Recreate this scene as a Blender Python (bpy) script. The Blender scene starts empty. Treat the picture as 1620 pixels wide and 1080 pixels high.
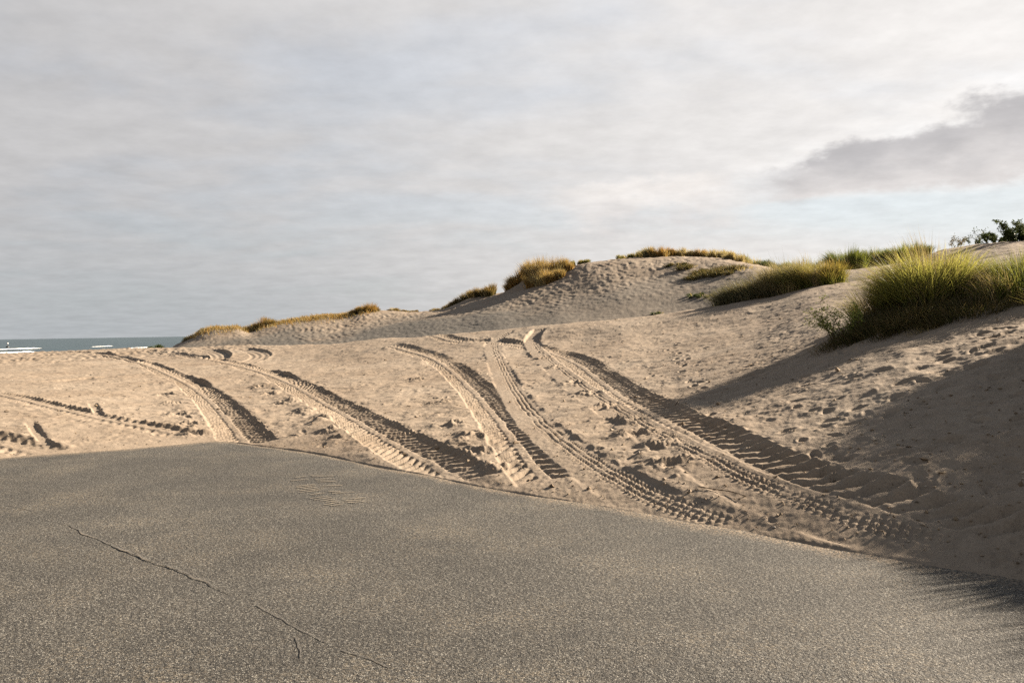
import bpy, math, random
import numpy as np
from mathutils import Matrix, Vector

scene = bpy.context.scene
COL = scene.collection
rng = np.random.default_rng(7)
R = math.radians

# ---------------------------------------------------------------- camera
H = 1.7                      # eye height above the asphalt
FPX = 1400.0                 # focal length in photograph pixels (1620 wide)
TH, RHO = 0.01179, 0.0165    # pitch down, roll
Fv = np.array([0, math.cos(TH), -math.sin(TH)])
R0 = np.array([1.0, 0, 0]); U0 = np.array([0, math.sin(TH), math.cos(TH)])
Rv = R0 * math.cos(RHO) - U0 * math.sin(RHO)
Uv = U0 * math.cos(RHO) + R0 * math.sin(RHO)
cam_d = bpy.data.cameras.new("camera"); cam = bpy.data.objects.new("camera", cam_d)
COL.objects.link(cam); scene.camera = cam
cam_d.sensor_width = 36.0; cam_d.lens = 36.0 * FPX / 1620.0
cam_d.clip_start = 0.05; cam_d.clip_end = 60000
M = Matrix.Identity(4)
for i in range(3):
    M[i][0], M[i][1], M[i][2] = Rv[i], Uv[i], -Fv[i]
M[2][3] = H
cam.matrix_world = M

# ---------------------------------------------------------------- light
SUN_AZ, SUN_EL = R(66), R(26)          # azimuth clockwise from the view direction (+Y)
SUN = np.array([math.sin(SUN_AZ) * math.cos(SUN_EL), math.cos(SUN_AZ) * math.cos(SUN_EL), math.sin(SUN_EL)])
sl = bpy.data.lights.new("sun", 'SUN'); sl.energy = 5.0; sl.angle = R(0.6); sl.color = (1.0, 0.86, 0.69)
so = bpy.data.objects.new("sun", sl); COL.objects.link(so)
so.rotation_euler = Vector(-SUN).to_track_quat('-Z', 'Y').to_euler()
scene.view_settings.view_transform = 'Standard'; scene.view_settings.look = 'None'
scene.view_settings.exposure = 1.97; scene.view_settings.gamma = 1.0
scene.view_settings.use_curve_mapping = False
scene.cycles.use_denoising = False       # keep the fine grain of sand and asphalt


class NT:
    """small helper that wires shader nodes"""
    def __init__(s, tree):
        s.t = tree; s.n = tree.nodes; s.l = tree.links; s.n.clear()

    def put(s, sock, v):
        if v is None: return
        if hasattr(v, 'is_output'): s.l.new(v, sock)
        else:
            if hasattr(sock.default_value, '__len__') and not hasattr(v, '__len__'): v = (v,) * len(sock.default_value)
            if hasattr(sock.default_value, '__len__') and len(sock.default_value) == 4 and len(v) == 3: v = (*v, 1)
            sock.default_value = v

    def node(s, typ, ins=None, out=0, **kw):
        n = s.n.new(typ)
        for k, v in kw.items(): setattr(n, k, v)
        for k, v in (ins or {}).items(): s.put(n.inputs[k], v)
        return n.outputs[out] if out is not None else n

    def math(s, op, a, b=None, c=None, clamp=False):
        d = {0: a}
        if b is not None: d[1] = b
        if c is not None: d[2] = c
        return s.node('ShaderNodeMath', d, operation=op, use_clamp=clamp)

    def vmath(s, op, a, b=None, out=0):
        d = {0: a}
        if b is not None: d[1] = b
        return s.node('ShaderNodeVectorMath', d, out, operation=op)

    def noise(s, vec, scale, detail=4, rough=.55, out=0, **kw):
        return s.node('ShaderNodeTexNoise', {'Vector': vec, 'Scale': scale, 'Detail': detail, 'Roughness': rough, **kw}, out)

    def ramp(s, fac, stops, interp='LINEAR'):
        n = s.n.new('ShaderNodeValToRGB'); cr = n.color_ramp; cr.interpolation = interp
        while len(cr.elements) < len(stops): cr.elements.new(0.5)
        for e, (p, c) in zip(cr.elements, stops):
            e.position = p; e.color = (c, c, c, 1) if not hasattr(c, '__len__') else (*c, 1)
        s.put(n.inputs[0], fac); return n.outputs[0]

    def mix(s, f, a, b, blend='MIX'):
        n = s.n.new('ShaderNodeMix'); n.data_type = 'RGBA'; n.blend_type = blend
        s.put(n.inputs[0], f); s.put(n.inputs[6], a); s.put(n.inputs[7], b); return n.outputs[2]

    def range(s, v, a, b, c=0, d=1, smooth=True):
        return s.node('ShaderNodeMapRange', {0: v, 1: a, 2: b, 3: c, 4: d}, interpolation_type='SMOOTHSTEP' if smooth else 'LINEAR')


# sky: Nishita daylight behind broken layers of thin cloud
w = bpy.data.worlds.new("World"); scene.world = w; w.use_nodes = True
g = NT(w.node_tree)
sky = g.node('ShaderNodeTexSky', None, 0, sky_type='NISHITA', sun_disc=False, sun_elevation=SUN_EL, sun_rotation=SUN_AZ,
             air_density=1.0, dust_density=1.5, ozone_density=1.0)
d = g.node('ShaderNodeTexCoord', None, 'Generated')
sx = g.node('ShaderNodeSeparateXYZ', {0: d}, None)
dx, dy, dz = sx.outputs
den = g.math('ADD', g.math('MAXIMUM', dz, 0.0), 0.14)
plane = g.node('ShaderNodeCombineXYZ', {0: g.math('DIVIDE', dx, den), 1: g.math('DIVIDE', dy, den), 2: 0.0})
rot = g.node('ShaderNodeMapping', {'Vector': plane, 'Rotation': (0, 0, R(-32)), 'Scale': (0.62, 0.92, 1.0), 'Location': (3.1, 1.7, 0)})
n_big = g.noise(rot, 1.0, 6, .52, 0, Distortion=.35)
n_mid = g.noise(rot, 3.2, 7, .58, 0, Distortion=.25)
n_fine = g.noise(plane, 6.0, 8, .62)
az = g.math('ARCTAN2', dx, dy)                       # 0 straight ahead, + to the right
el = g.math('ARCSINE', dz)
# brightness of the cloud sheet grows towards the sun
toward = g.vmath('DOT_PRODUCT', d, tuple(SUN), 1)
sunside = g.range(toward, -0.07, 1.0)
cover = g.range(g.math('MULTIPLY_ADD', n_mid, .30, g.math('MULTIPLY', n_big, .95)), .46, .70)
tone = g.range(g.math('ADD', g.math('MULTIPLY', n_big, .72), g.math('MULTIPLY', n_mid, .33)), .38, .68)
c_dark = g.mix(sunside, (1.86, 1.85, 1.90), (3.2, 3.07, 2.98))
c_lite = g.mix(sunside, (2.12, 2.08, 2.08), (3.5, 3.37, 3.25))
cloudc = g.mix(tone, c_dark, c_lite)
gap = g.mix(0.72, g.mix(1.0, sky, (.95, .95, .95), 'MULTIPLY'), g.mix(sunside, (1.62, 1.70, 1.82), (3.0, 3.1, 3.15)))
base = g.mix(g.math('MULTIPLY_ADD', cover, .34, .62), gap, cloudc)
# towards the horizon the air thickens to a blue grey on the sea side
hz = g.math('MULTIPLY', g.range(el, .0, .16, 1, 0), g.range(az, .15, -.45, 0, 1))
base = g.mix(g.math('MULTIPLY', hz, .72), base, (1.62, 1.74, 1.82))
# the long grey cumulus bank on the sun side, with bright rims
en = g.noise(g.node('ShaderNodeCombineXYZ', {0: g.math('MULTIPLY', az, 1.0), 1: g.math('MULTIPLY', el, 1.9), 2: 0.0}), 15, 6, .55)
en = g.math('SUBTRACT', en, .5)
def bank(az0, el0, slope, half, tail, seed):
    axis = g.math('MULTIPLY_ADD', g.math('SUBTRACT', az, az0), slope, el0)
    grow = g.range(az, az0 - .02, az0 + .30, .55, 1.35)
    v = g.math('DIVIDE', g.math('SUBTRACT', el, axis), g.math('MULTIPLY', grow, half))
    up = g.math('ADD', g.math('ABSOLUTE', v), g.math('MULTIPLY', en, -2.0))
    body = g.range(up, .62, 1.08, 1, 0)
    body = g.math('MULTIPLY', body, g.range(g.math('ADD', az, g.math('MULTIPLY', en, .12)), az0 - .015, az0 + tail, 0, 1))
    rimv = g.range(g.math('ADD', g.math('ABSOLUTE', g.math('SUBTRACT', v, .9)), g.math('MULTIPLY', en, -1.2)), .1, 1.0, 1, 0)
    rim = g.math('MULTIPLY', rimv, g.range(az, az0 - .06, az0 + .05, 0, 1))
    return body, rim, v
b1, r1, v1 = bank(.268, .150, .10, .037, .05, 0)
base = g.mix(g.math('MULTIPLY', r1, .42), base, (3.9, 3.75, 3.6))
bankc = g.mix(g.range(g.math('MULTIPLY_ADD', en, 2.2, v1), -1.0, .9), (2.85, 2.70, 2.63), (1.92, 1.86, 1.89))
base = g.mix(g.math('MULTIPLY', b1, .92), base, bankc)
# clear pale strip under the bank
strip = g.math('MULTIPLY', g.range(v1, -3.2, -1.1, .0, 1), g.range(v1, -1.0, -.7, 1, 0))
strip = g.math('MULTIPLY', strip, g.range(az, .16, .36))
base = g.mix(g.math('MULTIPLY', strip, .55), base, (2.55, 2.85, 3.0))
puff = g.math('MULTIPLY', g.range(g.math('ADD', g.math('ABSOLUTE', g.math('SUBTRACT', el, .142)), g.math('MULTIPLY', en, -.10)), .004, .030, 1, 0), g.math('MULTIPLY', g.range(az, .02, .10), g.range(az, .30, .20)))
base = g.mix(g.math('MULTIPLY', puff, .5), base, (3.7, 3.45, 3.25))
pufd = g.math('MULTIPLY', g.range(g.math('ADD', g.math('ABSOLUTE', g.math('SUBTRACT', el, .122)), g.math('MULTIPLY', en, -.08)), .004, .024, 1, 0), g.math('MULTIPLY', g.range(az, .04, .12), g.range(az, .27, .19)))
base = g.mix(g.math('MULTIPLY', pufd, .35), base, (2.35, 2.22, 2.2))
wisps = g.range(n_fine, .25, .75, .90, 1.09, False)
base = g.mix(1.0, base, wisps, 'MULTIPLY')
# unseen sky overhead, darkened and tinted blue to lower and cool the fill
base = g.mix(g.range(el, .42, .75), base, g.mix(1.0, base, (.26, .31, .39), 'MULTIPLY'))
bg = g.node('ShaderNodeBackground', {'Color': base, 'Strength': 0.07})
g.node('ShaderNodeOutputWorld', {'Surface': bg}, None)


# ---------------------------------------------------------------- numeric helpers
def smooth(a, b, x):
    t = np.clip((x - a) / (b - a), 0, 1); return t * t * (3 - 2 * t)

def _hash(ix, iy, seed):
    h = (ix.astype(np.int64) * 374761393 + iy.astype(np.int64) * 668265263 + seed * 1442695041) & 0xFFFFFFFF
    h = ((h ^ (h >> 13)) * 1274126177) & 0xFFFFFFFF
    return h ^ (h >> 16)

def gnoise(x, y, seed=0):
    x0 = np.floor(x); y0 = np.floor(y); fx = x - x0; fy = y - y0
    u = fx * fx * fx * (fx * (fx * 6 - 15) + 10); v = fy * fy * fy * (fy * (fy * 6 - 15) + 10)
    def gr(i, j):
        a = (_hash(x0 + i, y0 + j, seed) & 1023) * (2 * math.pi / 1024)
        return np.cos(a) * (fx - i) + np.sin(a) * (fy - j)
    a = gr(0, 0); b = gr(1, 0); c = gr(0, 1); e = gr(1, 1)
    return (a + (b - a) * u + (c - a) * v + (a - b - c + e) * u * v) * 1.4

def fbm(x, y, scale, octv=4, rough=.5, seed=0):
    o = np.zeros_like(x); a = 1.0; f = 1.0 / scale
    for k in range(octv):
        o += a * gnoise(x * f + k * 17.3, y * f - k * 9.1, seed + k); a *= rough; f *= 2.03
    return o

def pchip_slopes(x, y):
    h = np.diff(x, axis=0); dl = np.diff(y, axis=0) / h
    m = np.zeros_like(y); w1 = 2 * h[1:] + h[:-1]; w2 = h[1:] + 2 * h[:-1]
    same = dl[1:] * dl[:-1] > 0
    with np.errstate(divide='ignore', invalid='ignore'):
        mm = (w1 + w2) / (w1 / dl[:-1] + w2 / dl[1:])
    m[1:-1] = np.where(same, mm, 0); m[0] = dl[0]; m[-1] = dl[-1]
    return m

def pchip(x, y, m, q):
    i = np.clip(np.searchsorted(x, q) - 1, 0, len(x) - 2); h = x[i + 1] - x[i]; t = np.clip((q - x[i]) / h, 0, 1)
    return (y[i] * (1 + 2 * t) * (1 - t) ** 2 + h * m[i] * t * (1 - t) ** 2 + y[i + 1] * t * t * (3 - 2 * t) + h * m[i + 1] * t * t * (t - 1))

def ray(px, py):
    v = Rv * (px - 810) / FPX + Uv * (540 - py) / FPX + Fv
    hr = math.hypot(v[0], v[1]); return math.atan2(v[0], v[1]), v[2] / hr   # azimuth, tan(elevation)

# ---------------------------------------------------------------- terrain: survey lines across the place
def line(pts, left=(), right=()):
    """survey points: (pixel x, pixel y, distance) seen from the eye, plus (azimuth deg, distance, height) beyond the view"""
    A = [(R(a), r, z) for a, r, z in left]
    for p in pts:
        a, te = ray(p[0], p[1])
        r = -H / te if p[2] is None else p[2]
        A.append((a, r, H + r * te))
    A += [(R(a), r, z) for a, r, z in right]
    A.sort(); A = np.array(A); return A

EDGE = line([(x, y, None) for x, y in ((0, 725), (150, 714), (250, 706), (330, 699), (430, 708), (500, 718), (600, 739), (660, 749), (750, 768), (830, 782),
             (960, 802), (1100, 828), (1160, 838), (1250, 855), (1400, 881), (1500, 898), (1620, 919))],
            [(-180, 45, 0), (-130, 26, 0), (-90, 15, 0), (-60, 12.3, 0), (-40, 11.8, 0)], [(38, 5.35, 0), (50, 5.3, 0), (68, 5.9, 0), (90, 7.2, 0), (120, 12, 0), (180, 45, 0)])
K1 = line([(0, 622, 25), (300, 618, 25), (500, 616, 22), (800, 601, 20.5), (900, 600, 19), (1000, 600, 17.5), (1100, 592, 16.5), (1200, 577, 15.8), (1300, 552, 15.5), (1380, 528, 15.5), (1450, 511, 15.5), (1620, 489, 15)],
          [(-180, 80, .3), (-130, 40, .25), (-90, 26, .2), (-50, 25, .2)], [(36, 14.8, 1.85), (45, 14.5, 1.6), (60, 14, 1.0), (90, 14, .5), (130, 20, .3), (180, 80, .3)])
K2 = line([(0, 580, 46), (300, 573, 42), (500, 569, 36), (620, 560, 34), (800, 541, 32), (900, 541, 29.5), (1000, 540, 27), (1100, 527, 26.5), (1200, 510, 25.5), (1300, 482, 25), (1450, 460, 24), (1620, 432, 22)],
          [(-180, 110, .4), (-130, 60, .35), (-90, 45, .3), (-50, 46, .3)], [(36, 21.5, 2.6), (45, 21, 2.3), (60, 20, 1.6), (90, 18, .8), (130, 30, .5), (180, 110, .4)])
K3 = line([(0, 560, 70), (150, 554, 66), (260, 549.5, 62), (400, 546.5, 55), (520, 544, 48), (620, 535.5, 43), (700, 528.5, 40), (760, 523.5, 38.5), (800, 521, 37), (850, 516.5, 36),
           (900, 511, 35), (1000, 501, 35), (1100, 488.5, 34.5), (1200, 473, 34), (1300, 453.5, 33), (1345, 446, 32), (1450, 430, 31), (1620, 402, 29)],
          [(-180, 150, .5), (-130, 90, .4), (-90, 70, .45), (-50, 70, .55)], [(36, 28, 3.5), (45, 28, 3.0), (60, 27, 2.2), (90, 25, 1.4), (130, 45, .8), (180, 150, .5)])
K4 = K3.copy(); K4[:, 1] += np.interp(K4[:, 0], [R(-31), R(-15), R(0), R(30)], [8, 8, 6, 5]); K4[:, 2] -= np.interp(K4[:, 0], [R(-31), R(-20), R(0), R(15), R(30)], [.4, .25, .35, .5, .2])
K5 = line([(270, 552, 74), (300, 545, 72), (400, 536, 68), (520, 523, 66), (620, 511, 63), (700, 501, 60), (800, 491, 55), (900, 470, 54), (1000, 452, 53), (1100, 447, 51), (1150, 450, 48),
           (1250, 446, 43), (1330, 436, 43), (1450, 424, 42), (1620, 394, 39)],
          [(-180, 200, .5), (-130, 120, -.6), (-90, 95, -.9), (-50, 95, -.9), (-31, 95, -.8), (-25, 90, -.5)], [(40, 38, 4.6), (60, 37, 3.2), (90, 34, 2.6), (130, 60, 1.6), (180, 200, .5)])
K6 = line([(270, 551, 84), (285, 542, 82), (305, 534, 80), (322, 525, 79), (342, 520, 78), (375, 519, 77), (397, 525, 77), (415, 519, 77), (460, 508, 76), (520, 500, 75), (545, 499, 75), (580, 491, 75),
           (620, 492, 74), (650, 494, 73.5), (690, 493, 72), (740, 480, 70), (790, 467, 68), (830, 452, 67), (870, 441, 66), (905, 426, 66), (930, 417, 66), (960, 413, 66), (1010, 409, 66),
           (1060, 407, 65), (1130, 410, 63), (1180, 419, 60), (1240, 429, 57), (1330, 428, 54), (1430, 416, 52), (1500, 396, 50), (1540, 389, 48), (1620, 381, 46)],
          [(-180, 260, .5), (-130, 160, -1.6), (-90, 125, -2.1), (-50, 125, -2.1), (-31, 125, -2.1), (-24, 120, -1.9)], [(40, 46, 5.8), (60, 46, 4.0), (90, 44, 3.0), (130, 80, 2), (180, 260, .5)])
K7 = K6.copy(); K7[:, 1] += 28; K7[:, 2] = np.minimum(K7[:, 2] - 2.2, K7[:, 2] * .4)
K8 = K6.copy(); K8[:, 1] = K8[:, 1] + 110; K8[:, 2] = np.where((K8[:, 0] < R(8)) & (K8[:, 0] > R(-170)), -4.0, .6)
K9 = K8.copy(); K9[:, 1] = 900; K9[:, 2] = np.where((K8[:, 0] < R(8)) & (K8[:, 0] > R(-170)), -6.0, .8)
LINES = [EDGE, K1, K2, K3, K4, K5, K6, K7, K8, K9]
LS = [(L, pchip_slopes(L[:, 0], L[:, 1]), pchip_slopes(L[:, 0], L[:, 2])) for L in LINES]

def knots(az_):
    """distances and heights of every survey line at azimuth(s)"""
    az_ = np.atleast_1d(az_)
    rk = np.stack([pchip(L[:, 0], L[:, 1], mr, az_) for L, mr, mz in LS])
    zk = np.stack([pchip(L[:, 0], L[:, 2], mz, az_) for L, mr, mz in LS])
    rk = np.maximum.accumulate(rk + np.arange(len(LS))[:, None] * .01, axis=0)
    e = rk[0]
    rk = np.concatenate([[e * 0 + .01, e - .35, e - .05], rk], 0)
    zk = np.concatenate([[e * 0 - .10, e * 0 - .07, e * 0 - .012], zk + np.r_[.012, np.zeros(len(LS) - 1)][:, None]], 0)
    return rk, zk

def edge_r(az_):
    L, mr, mz = LS[0]; return pchip(L[:, 0], L[:, 1], mr, az_)

def prof(az_, r):
    rk, zk = knots(np.array([az_])); x = np.log(rk[:, 0]); y = zk[:, 0]
    return pchip(x, y, pchip_slopes(x, y), np.log(r))

_RR = np.exp(np.linspace(math.log(1.5), math.log(300), 9000))
def at(px, py, far=0.0):
    """the point of the ground seen at a photograph pixel"""
    a, te = ray(px, py); z = prof(a, _RR); hit = (z >= H + _RR * te) & (_RR >= far)
    if not hit.any(): r = 70.0
    else: r = _RR[np.argmax(hit)]
    return np.array([r * math.sin(a), r * math.cos(a), prof(a, np.array([r]))[0]])

def at_r(px, r):
    """ground point at a distance, in the direction of pixel column px"""
    a, _ = ray(px, 520); return np.array([r * math.sin(a), r * math.cos(a), prof(a, np.array([r]))[0]])

# polar grid of the sand: fine where the ground is near and in view
az_f = np.linspace(R(-33), R(33.5), 1560)
az_all = np.concatenate([np.radians(np.linspace(-180, -34, 120)), az_f, np.radians(np.linspace(34, 46, 120)), np.radians(np.linspace(46.5, 180, 110))])
rs = [1.0]
while rs[-1] < 880:
    r = rs[-1]
    k = .03 if r < 4.6 else (.0026 if r < 26 else (.0037 if r < 46 else (.0042 if r < 90 else .04)))
    rs.append(r * (1 + k))
rs = np.array(rs); NR, NA = len(rs), len(az_all)
rk, zk = knots(az_all)
Z = np.zeros((NR, NA))
lr = np.log(rs)
lrk = np.log(rk)
mk = pchip_slopes(lrk, zk)
for j in range(NA):
    Z[:, j] = pchip(lrk[:, j], zk[:, j], mk[:, j], lr)
ER = edge_r(az_all)[None, :]
RR_, AA = np.meshgrid(rs, az_all, indexing='ij')
X = RR_ * np.sin(AA); Y = RR_ * np.cos(AA)
past = RR_ - ER                                     # metres beyond the asphalt edge
# soft dune forms and trampled surface
away = smooth(.0, 2.5, past)
N = np.zeros_like(Z)
N += .10 * fbm(X, Y, 6.0, 2, .5, 3) * smooth(14, 30, RR_)
N += .030 * fbm(X, Y, 1.6, 3, .5, 11) * away
rough_right = smooth(.8, 4.5, X - .1 * Y) * smooth(20, 12, RR_)
N += (.022 + .010 * rough_right + .030 * smooth(8.8, 7.6, Y) * smooth(1.5, 3.0, X)) * fbm(X, Y * 1.2, .55, 3, .5, 21) * away
cl = fbm(X, Y, .20, 3, .55, 31)
patch = smooth(-.2, .5, fbm(X, Y, 1.3, 2, .5, 41))
N += .016 * cl * (.35 + .65 * patch) * smooth(.05, .8, past)
N += .05 * np.maximum(fbm(X, Y, .17, 2, .5, 51) - .62, 0) * smooth(.2, 1, past)
N += .004 * gnoise(X / .05, Y / .05, 61) * smooth(24, 10, RR_)
N += .012 * fbm(X, Y, .5, 2, .5, 71) * (1 - away)
N += .03 * fbm(X * .25, Y * .25, .55, 2, .5, 72) * smooth(-.3, 0, past) * smooth(.6, .1, past)
# wind ripples on the big dune face
rip = smooth(46, 52, RR_) * smooth(76, 66, RR_)
wob = fbm(X, Y, 2.2, 2, .5, 81)
N += rip * (.024 * np.sin(2 * math.pi * ((X * .8 + Y * .45) / .46 + wob * 1.1)) * smooth(-.6, .3, fbm(X, Y, .9, 2, .5, 83)) + .03 * fbm(X, Y, .42, 2, .5, 82))
N += smooth(38, 46, RR_) * smooth(90, 84, RR_) * .018 * fbm(X, Y, .36, 2, .5, 85)

def catmull(P, step):
    P = np.asarray(P); P = np.vstack([2 * P[0] - P[1], P, 2 * P[-1] - P[-2]]); out = []
    for i in range(1, len(P) - 2):
        n = max(2, int(np.linalg.norm(P[i + 1] - P[i]) / step)); t = np.linspace(0, 1, n, endpoint=False)[:, None]
        a, b, c, e = P[i - 1], P[i], P[i + 1], P[i + 2]
        out.append(.5 * ((2 * b) + (c - a) * t + (2 * a - 5 * b + 4 * c - e) * t * t + (3 * b - a - 3 * c + e) * t ** 3))
    out.append(P[-2][None]); return np.vstack(out)


# ---------------------------------------------------------------- footprints
azd = az_all
def dent(x, y, ang, L, W, depth, rim=.22):
    r = math.hypot(x, y); a = math.atan2(x, y); ext = L * 1.6
    i0, i1 = np.searchsorted(rs, [r - ext, r + ext]); j0, j1 = np.searchsorted(azd, [a - ext / r, a + ext / r])
    if i1 <= i0 or j1 <= j0: return
    sx_ = X[i0:i1, j0:j1] - x; sy_ = Y[i0:i1, j0:j1] - y; ca, sa = math.cos(ang), math.sin(ang)
    p = (sx_ * ca + sy_ * sa) / L; q = (-sx_ * sa + sy_ * ca) / W
    dd = np.sqrt(p * p + q * q); dd = dd + .18 * gnoise(sx_ / .09 + x * 7, sy_ / .09 + y * 5, 3)
    N[i0:i1, j0:j1] += -depth * (1 - smooth(.45, 1.0, dd)) + depth * rim * np.exp(-((dd - 1.2) / .25) ** 2)

def walk(pts, stride=.42, side=.09, L=.14, W=.065, depth=.034, jit=.06):
    P = np.array([at(*p)[:2] for p in pts]); C = catmull(P, .05); S = np.r_[0, np.cumsum(np.linalg.norm(np.diff(C, axis=0), axis=1))]
    k = 0
    for s in np.arange(.1, S[-1], stride):
        i = min(np.searchsorted(S, s), len(C) - 2); t = C[i + 1] - C[i]; t = t / (np.linalg.norm(t) + 1e-9)
        n = np.array([t[1], -t[0]]) * side * (1 if k % 2 else -1); k += 1
        p = C[i] + n + rng.normal(0, jit, 2)
        dent(p[0], p[1], math.atan2(t[1], t[0]) + rng.normal(0, .25), L * rng.uniform(.8, 1.2), W * rng.uniform(.8, 1.2), depth * rng.uniform(.6, 1.2))

for pts in ([(1240, 690), (1300, 668), (1370, 640), (1440, 605), (1510, 570), (1580, 535), (1620, 515)],
            [(1330, 680), (1390, 655), (1450, 622), (1520, 588), (1600, 560), (1650, 540)],
            [(1180, 640), (1250, 620), (1330, 600), (1430, 582), (1530, 555), (1620, 530)],
            [(1110, 665), (1115, 630), (1100, 600), (1080, 570), (1060, 545)],
            [(1500, 520), (1560, 512), (1600, 505), (1650, 500)], [(1470, 540), (1540, 530), (1620, 516)],
            
            [(1330, 735), (1440, 705), (1560, 690), (1640, 660)], [(1450, 790), (1540, 770), (1640, 740)]):
    walk(pts)
for k in range(260):           # scattered prints and scuffs
    if k < 70: px, py = rng.uniform(1130, 1640), rng.uniform(480, 860)
    elif k < 110: px, py = rng.uniform(900, 1350), rng.uniform(480, 640)
    else: px, py = rng.uniform(0, 1000), rng.uniform(560, 740)
    p = at(px, py)
    if math.hypot(p[0], p[1]) < edge_r(np.array([math.atan2(p[0], p[1])]))[0] + .3: continue
    dent(p[0], p[1], rng.uniform(0, 3.1), rng.uniform(.07, .17), rng.uniform(.05, .08), rng.uniform(.012, .032))

# ---------------------------------------------------------------- wheel tracks pressed into the sand
def track(pts, hw, depth, kind, period=.24, lug=.035, wallR=.16, wallL=.07, berm=.05, bermL=.06, fade0=.0, fade1=3.0, center=0.0, seed=0, reach=.75, blockw=(-.1, .8), chev=.75):
    """pts run from near to far; u is metres to the right of the centre line, s metres along it"""
    P = np.array([at(*p)[:2] for p in pts]); C = catmull(P, .2)
    seg = np.diff(C, axis=0); sl_ = np.linalg.norm(seg, axis=1); S = np.r_[0, np.cumsum(sl_)]
    T = seg / sl_[:, None]
    x0, y0 = C.min(0) - reach; x1, y1 = C.max(0) + reach
    idx = np.flatnonzero(((X > x0) & (X < x1) & (Y > y0) & (Y < y1)).ravel())
    # coarse rejection, then nearest segment
    Xf, Yf = X.ravel(), Y.ravel(); Nf = N.ravel(); pf = past.ravel()
    mid = (C[1:] + C[:-1]) / 2
    for c0 in range(0, len(idx), 60000):
        ii = idx[c0:c0 + 60000]; x = Xf[ii]; y = Yf[ii]
        best = np.full(len(ii), 1e9); bi = np.zeros(len(ii), int)
        for k in range(len(mid)):
            dd = (x - mid[k, 0]) ** 2 + (y - mid[k, 1]) ** 2
            mlt = dd < best; best[mlt] = dd[mlt]; bi[mlt] = k
        ok = best < (reach + .15) ** 2; ii = ii[ok]; x = x[ok]; y = y[ok]; bi = bi[ok]
        if not len(ii): continue
        rx = x - C[bi, 0]; ry = y - C[bi, 1]
        tx, ty = T[bi, 0], T[bi, 1]
        al = rx * tx + ry * ty; s = S[bi] + np.clip(al, -.3, sl_[bi] + .3); u = rx * ty - ry * tx
        inside = (s > -.2) & (s < S[-1] + .2)
        u = u + .02 * gnoise(s / .6, s * 0 + seed + .5, 5)
        L = S[-1]
        amp = smooth(-.05, fade0 + .05, s) * smooth(L, L - fade1, s) * inside
        amp = amp * smooth(-.02, .10 if kind == 'blocks' else .25, pf[ii]) * (1 if kind == 'blocks' else (.55 + .45 * smooth(.1, 1.3, pf[ii])))
        f = np.where(u > 0, 1 - smooth(hw, hw + wallR, u), 1 - smooth(hw, hw + wallL, -u)) * amp
        au = np.abs(u); side = (u > center).astype(float)
        if kind == 'bars':
            ph = s / period + .5 * side + chev * np.abs(u - center) / period
            wv = np.sin(2 * math.pi * ph + 1.1 * gnoise(s / .8, u / .3, seed))
            b = smooth(-.35, .45, wv)
            gap_ = smooth(.05, .11, np.abs(u - center)) * smooth(hw + .10, hw - .02, au)
            lugs = lug * np.clip(.85 + .7 * fbm(x, y, .7, 2, .5, seed + 3), .25, 1.3) * (b - .62) * gap_ + .016 * (1 - smooth(.03, .10, np.abs(u - center)))
            crumbs = .02 * fbm(x, y, .12, 2, .5, seed)
            lugs = lugs + crumbs * .55
        elif kind == 'blocks':
            q = (u / hw)
            inb = smooth(blockw[0], blockw[0] + .12, q) * smooth(blockw[1], blockw[1] - .1, q)
            row = np.floor((q - blockw[0]) / .3)
            wv = np.sin(2 * math.pi * (s / period + .37 * row + .8 * q) + 1.2 * gnoise(s / .5, u / .2, seed))
            gv = np.sin(2 * math.pi * (q - blockw[0]) / .3 - math.pi / 2)
            lugs = lug * inb * (smooth(-.5, .5, wv) * smooth(-.8, .1, gv) - .6) * np.clip(.8 + .9 * fbm(x, y, .5, 2, .5, seed + 3), .1, 1.3) + .006 * fbm(x, y, .1, 2, .5, seed)
        else:
            lugs = (.012 * np.sin(2 * math.pi * u / (hw * .66)) if hw > .1 else 0) + .004 * fbm(x, y, .15, 2, .5, seed)
        floor = -depth + lugs
        # walls keep a comb of lug marks; banks of thrown sand at both sides
        bl = bermL * np.exp(-((u + hw + .26) / .20) ** 2) * smooth(-.25, .35, fbm(x, y, 1.3, 2, .5, seed + 19)) * np.clip(.35 + 1.0 * fbm(x * .8, y * 1.5, .40, 3, .5, seed + 9), -.1, 1.1)
        br = berm * np.exp(-((u - hw - wallR - .03) / .08) ** 2) * np.clip(.7 + .5 * gnoise(s / .5, s * 0 + seed, 8), 0, 1.5)
        comb = .045 * np.sin(2 * math.pi * (s / period + .5 + .5 * (u - hw) / period) + .5 * gnoise(s / .6, u / .3, seed + 4)) * smooth(hw - .02, hw + .03, u) * (1 - smooth(hw + wallR * .7, hw + wallR, u)) * (kind == 'bars')
        Nf[ii] = Nf[ii] * (1 - f) + floor * f + (bl + br + comb) * amp
    N[:] = Nf.reshape(N.shape)
    return C

E0 = 4
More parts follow.
